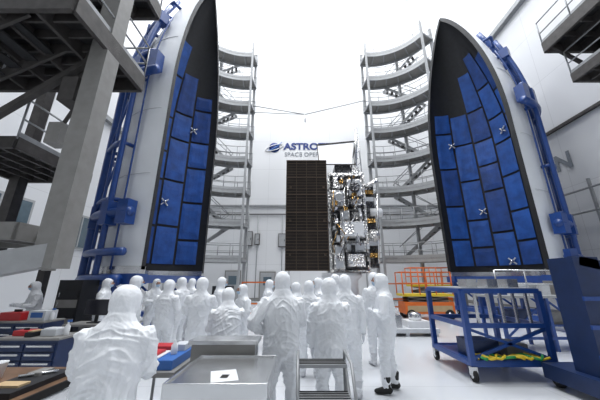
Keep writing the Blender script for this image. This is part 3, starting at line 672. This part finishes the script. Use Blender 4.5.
def person(x, y, h, yaw, arms=('down','down'), lean=0.0, hp=0.0, hy=0.0, spread=0.13, step=0.0, seed=0, vox=0.015, boots='boot', bulk=1.04):
    S = h/1.80; b = B('cleanroom_technician'); ra = math.radians
    Rl = Matrix.Rotation(-ra(lean), 3, 'X'); piv = V((0,0,0.92))
    L = lambda p: piv + Rl @ (V(p)-piv)
    hc0 = L((0,0.03,1.655)); Rh = Rl @ Matrix.Rotation(ra(hy),3,'Z') @ Matrix.Rotation(-ra(hp),3,'X')
    H = lambda p: hc0 + Rh @ V(p)
    w = bulk
    def torso(bb):
        prof = [(0.76,0.12,0.10),(0.82,0.178,0.14),(0.92,0.198,0.155),(1.02,0.192,0.148),(1.14,0.20,0.148),(1.28,0.215,0.152),(1.38,0.213,0.14),(1.45,0.175,0.12),(1.50,0.12,0.10),(1.56,0.09,0.09)]
        bb.path([L((0,0,z)) for z,_,_ in prof], [(a*w, c*w) for _,a,c in prof], 'suit', 20)
        pr = [(1.38,0.215,0.14),(1.44,0.18,0.132),(1.49,0.128,0.115),(1.535,0.098,0.105),(1.60,0.100,0.115)]
        bb.path([L((0,0.01+0.2*(z-1.4)*0.2,z)) for z,_,_ in pr], [(a,c) for _,a,c in pr], 'suit', 16)
    def head(bb):
        o = len(bb.v); bb.ell((0,0,0), (1,1,1), 'suit', 20, 14)
        for i in range(o, len(bb.v)):
            q = V(bb.v[i]); e = lambda t: math.copysign(abs(t)**0.88, t)
            bb.v[i] = tuple(H((e(q.x)*0.108, e(q.y)*0.126, e(q.z)*0.140)))
    wr = {}
    def arm(s, kind):
        e, f = ARM[kind]; sh = V((s*0.185,0,1.41)); el = sh+V((s*e[0],e[1],e[2])); wt = el+V((s*f[0],f[1],f[2]))
        shL, elL, wtL = L(sh), L(el), L(wt); wr[s] = (wtL, (wtL-elL).normalized())
        def fn(bb):
            n = []; rr = []
            for t, r in ((-.12,0.06),(0,0.088),(0.35,0.083),(0.7,0.074),(0.93,0.07)): n.append(shL+(elL-shL)*t); rr.append(r*w)
            for t, r in ((0.1,0.07),(0.45,0.066),(0.8,0.052),(0.98,0.04)): n.append(elL+(wtL-elL)*t); rr.append(r)
            bb.path(n, rr, 'suit', 14)
        return fn
    def leg(s, st):
        hip = V((s*0.095,0,0.86)); ank = V((s*spread, st, 0.09)); kn = (hip+ank)/2+V((s*0.01,0.035,0.02))
        def fn(bb):
            n = []; rr = []
            for t, r in ((-.05,0.11),(0.15,0.12),(0.55,0.102),(0.92,0.085)): n.append(hip+(kn-hip)*t); rr.append(r*w)
            for t, r in ((0.1,0.083),(0.4,0.082),(0.75,0.07),(1.0,0.062)): n.append(kn+(ank-kn)*t); rr.append(r)
            bb.path(n, rr, 'suit', 14)
        def ft(bb):
            a = ank; bb.path([a+V((0,-0.075,-0.045)), a+V((0,-0.055,-0.035)), a+V((0,0.02,-0.03)), a+V((s*0.01,0.1,-0.045)), a+V((s*0.015,0.165,-0.055)), a+V((s*0.015,0.195,-0.06))],
                             [(0.02,0.02),(0.045,0.045),(0.052,0.055),(0.052,0.043),(0.045,0.033),(0.02,0.02)], 'boot', 12)
            bb.path([a+V((0,0,-0.02)), a+V((0,0,0.06)), a+V((0,0,0.16))], [0.055,0.062,0.074], 'boot', 12)
        return fn, ft
    l1, f1 = leg(-1, step); l2, f2 = leg(1, -step)
    vs, fs = tubes_mesh([torso, head, arm(-1, arms[0]), arm(1, arms[1]), l1, l2], vox, None, 4, 0.015, seed)
    b.add(vs, fs, 'suit', True)
    vs, fs = tubes_mesh([f1, f2], vox*0.8, None, 2)
    vs = [V((v.x, v.y, max(v.z, 0.0))) for v in vs]
    b.add(vs, fs, boots, True)
    for s in (-1, 1):
        wt, d = wr[s]; b.path([wt-d*0.03, wt-d*0.012], 0.044, 'seam', 12)
    hv = []
    for s in (-1, 1):
        wt, d = wr[s]; inn = V((-s,0.25,0)); n = (inn - d*inn.dot(d)).normalized(); side = d.cross(n).normalized()
        if side.dot(V((0,1,0.3))) < 0: side = -side
        def fn(bb, wt=wt, d=d, n=n, side=side):
            bb.path([wt-d*0.03, wt+d*0.0, wt+d*0.035, wt+d*0.085, wt+d*0.1], [(0.03,0.028),(0.031,0.024),(0.04,0.02),(0.04,0.017),(0.034,0.014)] if abs(d.cross(V((0,0,1))).normalized().dot(side)) > 0.7 else [(0.028,0.03),(0.024,0.031),(0.024,0.038),(0.02,0.04),(0.016,0.034)], 'g', 12)
            for i, (o, ln) in enumerate(((0.032,0.072),(0.011,0.082),(-0.011,0.076),(-0.031,0.06))):
                p = wt+d*0.09+side*o
                p1 = p+(d+n*0.15).normalized()*ln*0.45; p2 = p1+(d+n*0.7).normalized()*ln*0.32; p3 = p2+(d*0.7+n).normalized()*ln*0.25
                bb.path([p-d*0.02, p, p1, p2, p3], [0.0095,0.0098,0.0092,0.0085,0.006], 'g', 8)
            p = wt+d*0.03+side*0.03; p1 = p+(d*0.7+side*0.8+n*0.3).normalized()*0.038; p2 = p1+(d+side*0.25+n*0.4).normalized()*0.03
            bb.path([p-side*0.02, p, p1, p2], [0.012,0.0125,0.011,0.007], 'g', 8)
        hv.append(fn)
    vs, fs = tubes_mesh(hv, 0.0052, None, 1)
    b.add(vs, fs, 'glove', True)
    def hadd(fn, k):
        t = B('t'); fn(t); b.add([H(v) for v in t.v], t.f, k, True)
    hadd(lambda t: t.ell((0,0.056,0.0),(0.077,0.085,0.085),'x',16,12), 'skin')
    hadd(lambda t: t.ell((0,0.074,-0.045),(0.066,0.076,0.052),'x',16,10), 'mask')
    hadd(lambda t: t.path([(0,0.134,0.03),(0,0.146,0.005),(0,0.156,-0.015)],[0.008,0.011,0.014],'x',8), 'skin')
    hadd(lambda t: t.path([(0.080*math.cos(a),0.094+0.012*math.sin(a),0.004+0.090*math.sin(a)) for a in [i*math.pi/10 for i in range(20)]],0.007,'x',6,closed=True), 'seam')
    for s in (-1,1):
        hadd(lambda t: t.ell((s*0.03,0.124,0.022),(0.015,0.013,0.010),'x',10,6), 'eye')
        hadd(lambda t: t.ell((s*0.03,0.135,0.022),(0.006,0.004,0.006),'x',8,6), 'black')
        hadd(lambda t: t.path([(s*0.012,0.138,0.046),(s*0.032,0.134,0.050),(s*0.05,0.120,0.044)],0.0035,'x',6), 'brown')
        hadd(lambda t: t.path([(s*0.032+0.024*math.cos(a),0.144-abs(0.024*math.cos(a))*0.2,0.02+0.017*math.sin(a)) for a in [i*math.pi/6 for i in range(12)]],0.003,'x',6,closed=True), 'black')
    R = Matrix.Rotation(ra(yaw), 3, 'Z'); o = V((x,y,0))
    b.v = [tuple(o + R @ (V(v)*S)) for v in b.v]
    return b.done()
def at(u, Y, z=1.2):
    dep = Y*0.9578+(z-1.7)*0.2874; return (u-300)/266.7*dep
P = [
 (110, 2.12, 1.68, 12, dict(arms=('fwd','fwd'), lean=8, vox=0.009, hy=-15, bulk=1.12)),
 (131, 6.0, 1.80, -30, dict(hy=-25)), (103, 7.3, 1.75, -75, dict(arms=('down','fold'))),
 (154, 8.0, 1.74, -130, dict(arms=('fold','fold'))), (166, 6.0, 1.72, -10, dict(arms=('fold','fold'))),
 (181, 7.4, 1.78, 80, dict(arms=('fwd','down'))), (200, 5.4, 1.76, 15, dict(arms=('fold','fold'), hy=-30)),
 (219, 7.2, 1.78, -65, dict(arms=('hip','down'))), (228, 4.1, 1.62, 20, dict(arms=('fwd','fwd'), lean=12, vox=0.012, bulk=1.08)),
 (282, 3.72, 1.82, 5, dict(arms=('hip','fwd'), vox=0.010, bulk=1.14, spread=0.15)),
 (330, 3.85, 1.74, -6, dict(arms=('down','fwd'), vox=0.011, bulk=1.08, hy=25)),
 (346, 4.7, 1.80, -12, dict(arms=('fwd','down'), vox=0.012)),
 (385, 4.93, 1.82, 72, dict(arms=('fold','fold'), boots='rubber', vox=0.012, step=0.06, hp=-8)),
 (376, 6.3, 1.88, 10, {}), (297, 6.6, 1.66, 60, {}), (309, 5.6, 1.70, -8, dict(arms=('fold','fold'))), (320, 6.6, 1.76, 95, dict(arms=('fwd','fold'))),
 (336, 6.3, 1.84, -5, dict(arms=('down','hip'))), (243, 6.2, 1.62, 130, dict(arms=('fold','fold'))),
 (37, 7.6, 1.68, 150, dict(arms=('fwd','fwd'), lean=6)), (190, 8.6, 1.76, -10, {}), (268, 7.8, 1.72, -70, {}),
]
for i, (u, Y, h, yaw, kw) in enumerate(P):
    person(at(u, Y), Y, h, yaw, seed=i, **kw)

# ------------------------------------------------------------ lights
M['lamp'] = bpy.data.materials.new('lamp_diffuser'); M['lamp'].use_nodes = True
bs = M['lamp'].node_tree.nodes['Principled BSDF']; bs.inputs['Emission Color'].default_value = (1,1,1,1); bs.inputs['Emission Strength'].default_value = 3
for x in (-8, 0, 8):
    for y in (2, 10, 18):
        b = B('ceiling_light'); b.box(x-1.6,x+1.6,y-1.6,y+1.6,ZC-0.15,ZC,'grey'); b.box(x-1.5,x+1.5,y-1.5,y+1.5,ZC-0.17,ZC-0.15,'lamp'); b.done()
        l = bpy.data.lights.new('ceiling_lamp','AREA'); l.energy = 1400; l.size = 3.0; l.color = (0.97,0.985,1.0)
        o = bpy.data.objects.new('ceiling_lamp', l); o.location = (x,y,ZC-0.25); sc.collection.objects.link(o)
w = bpy.data.worlds.new('world'); sc.world = w; w.use_nodes = True
bg = w.node_tree.nodes['Background']; bg.inputs[0].default_value = (0.90,0.95,1.0,1); bg.inputs[1].default_value = 0.36

# ------------------------------------------------------------ camera
cd = bpy.data.cameras.new('camera'); cd.lens = 16.0; cd.sensor_width = 36.0; cd.clip_start = 0.05; cd.clip_end = 200
co = bpy.data.objects.new('camera', cd); co.location = (0,0,1.7); co.rotation_euler = (math.radians(90+16.7), 0, 0)
sc.collection.objects.link(co); sc.camera = co
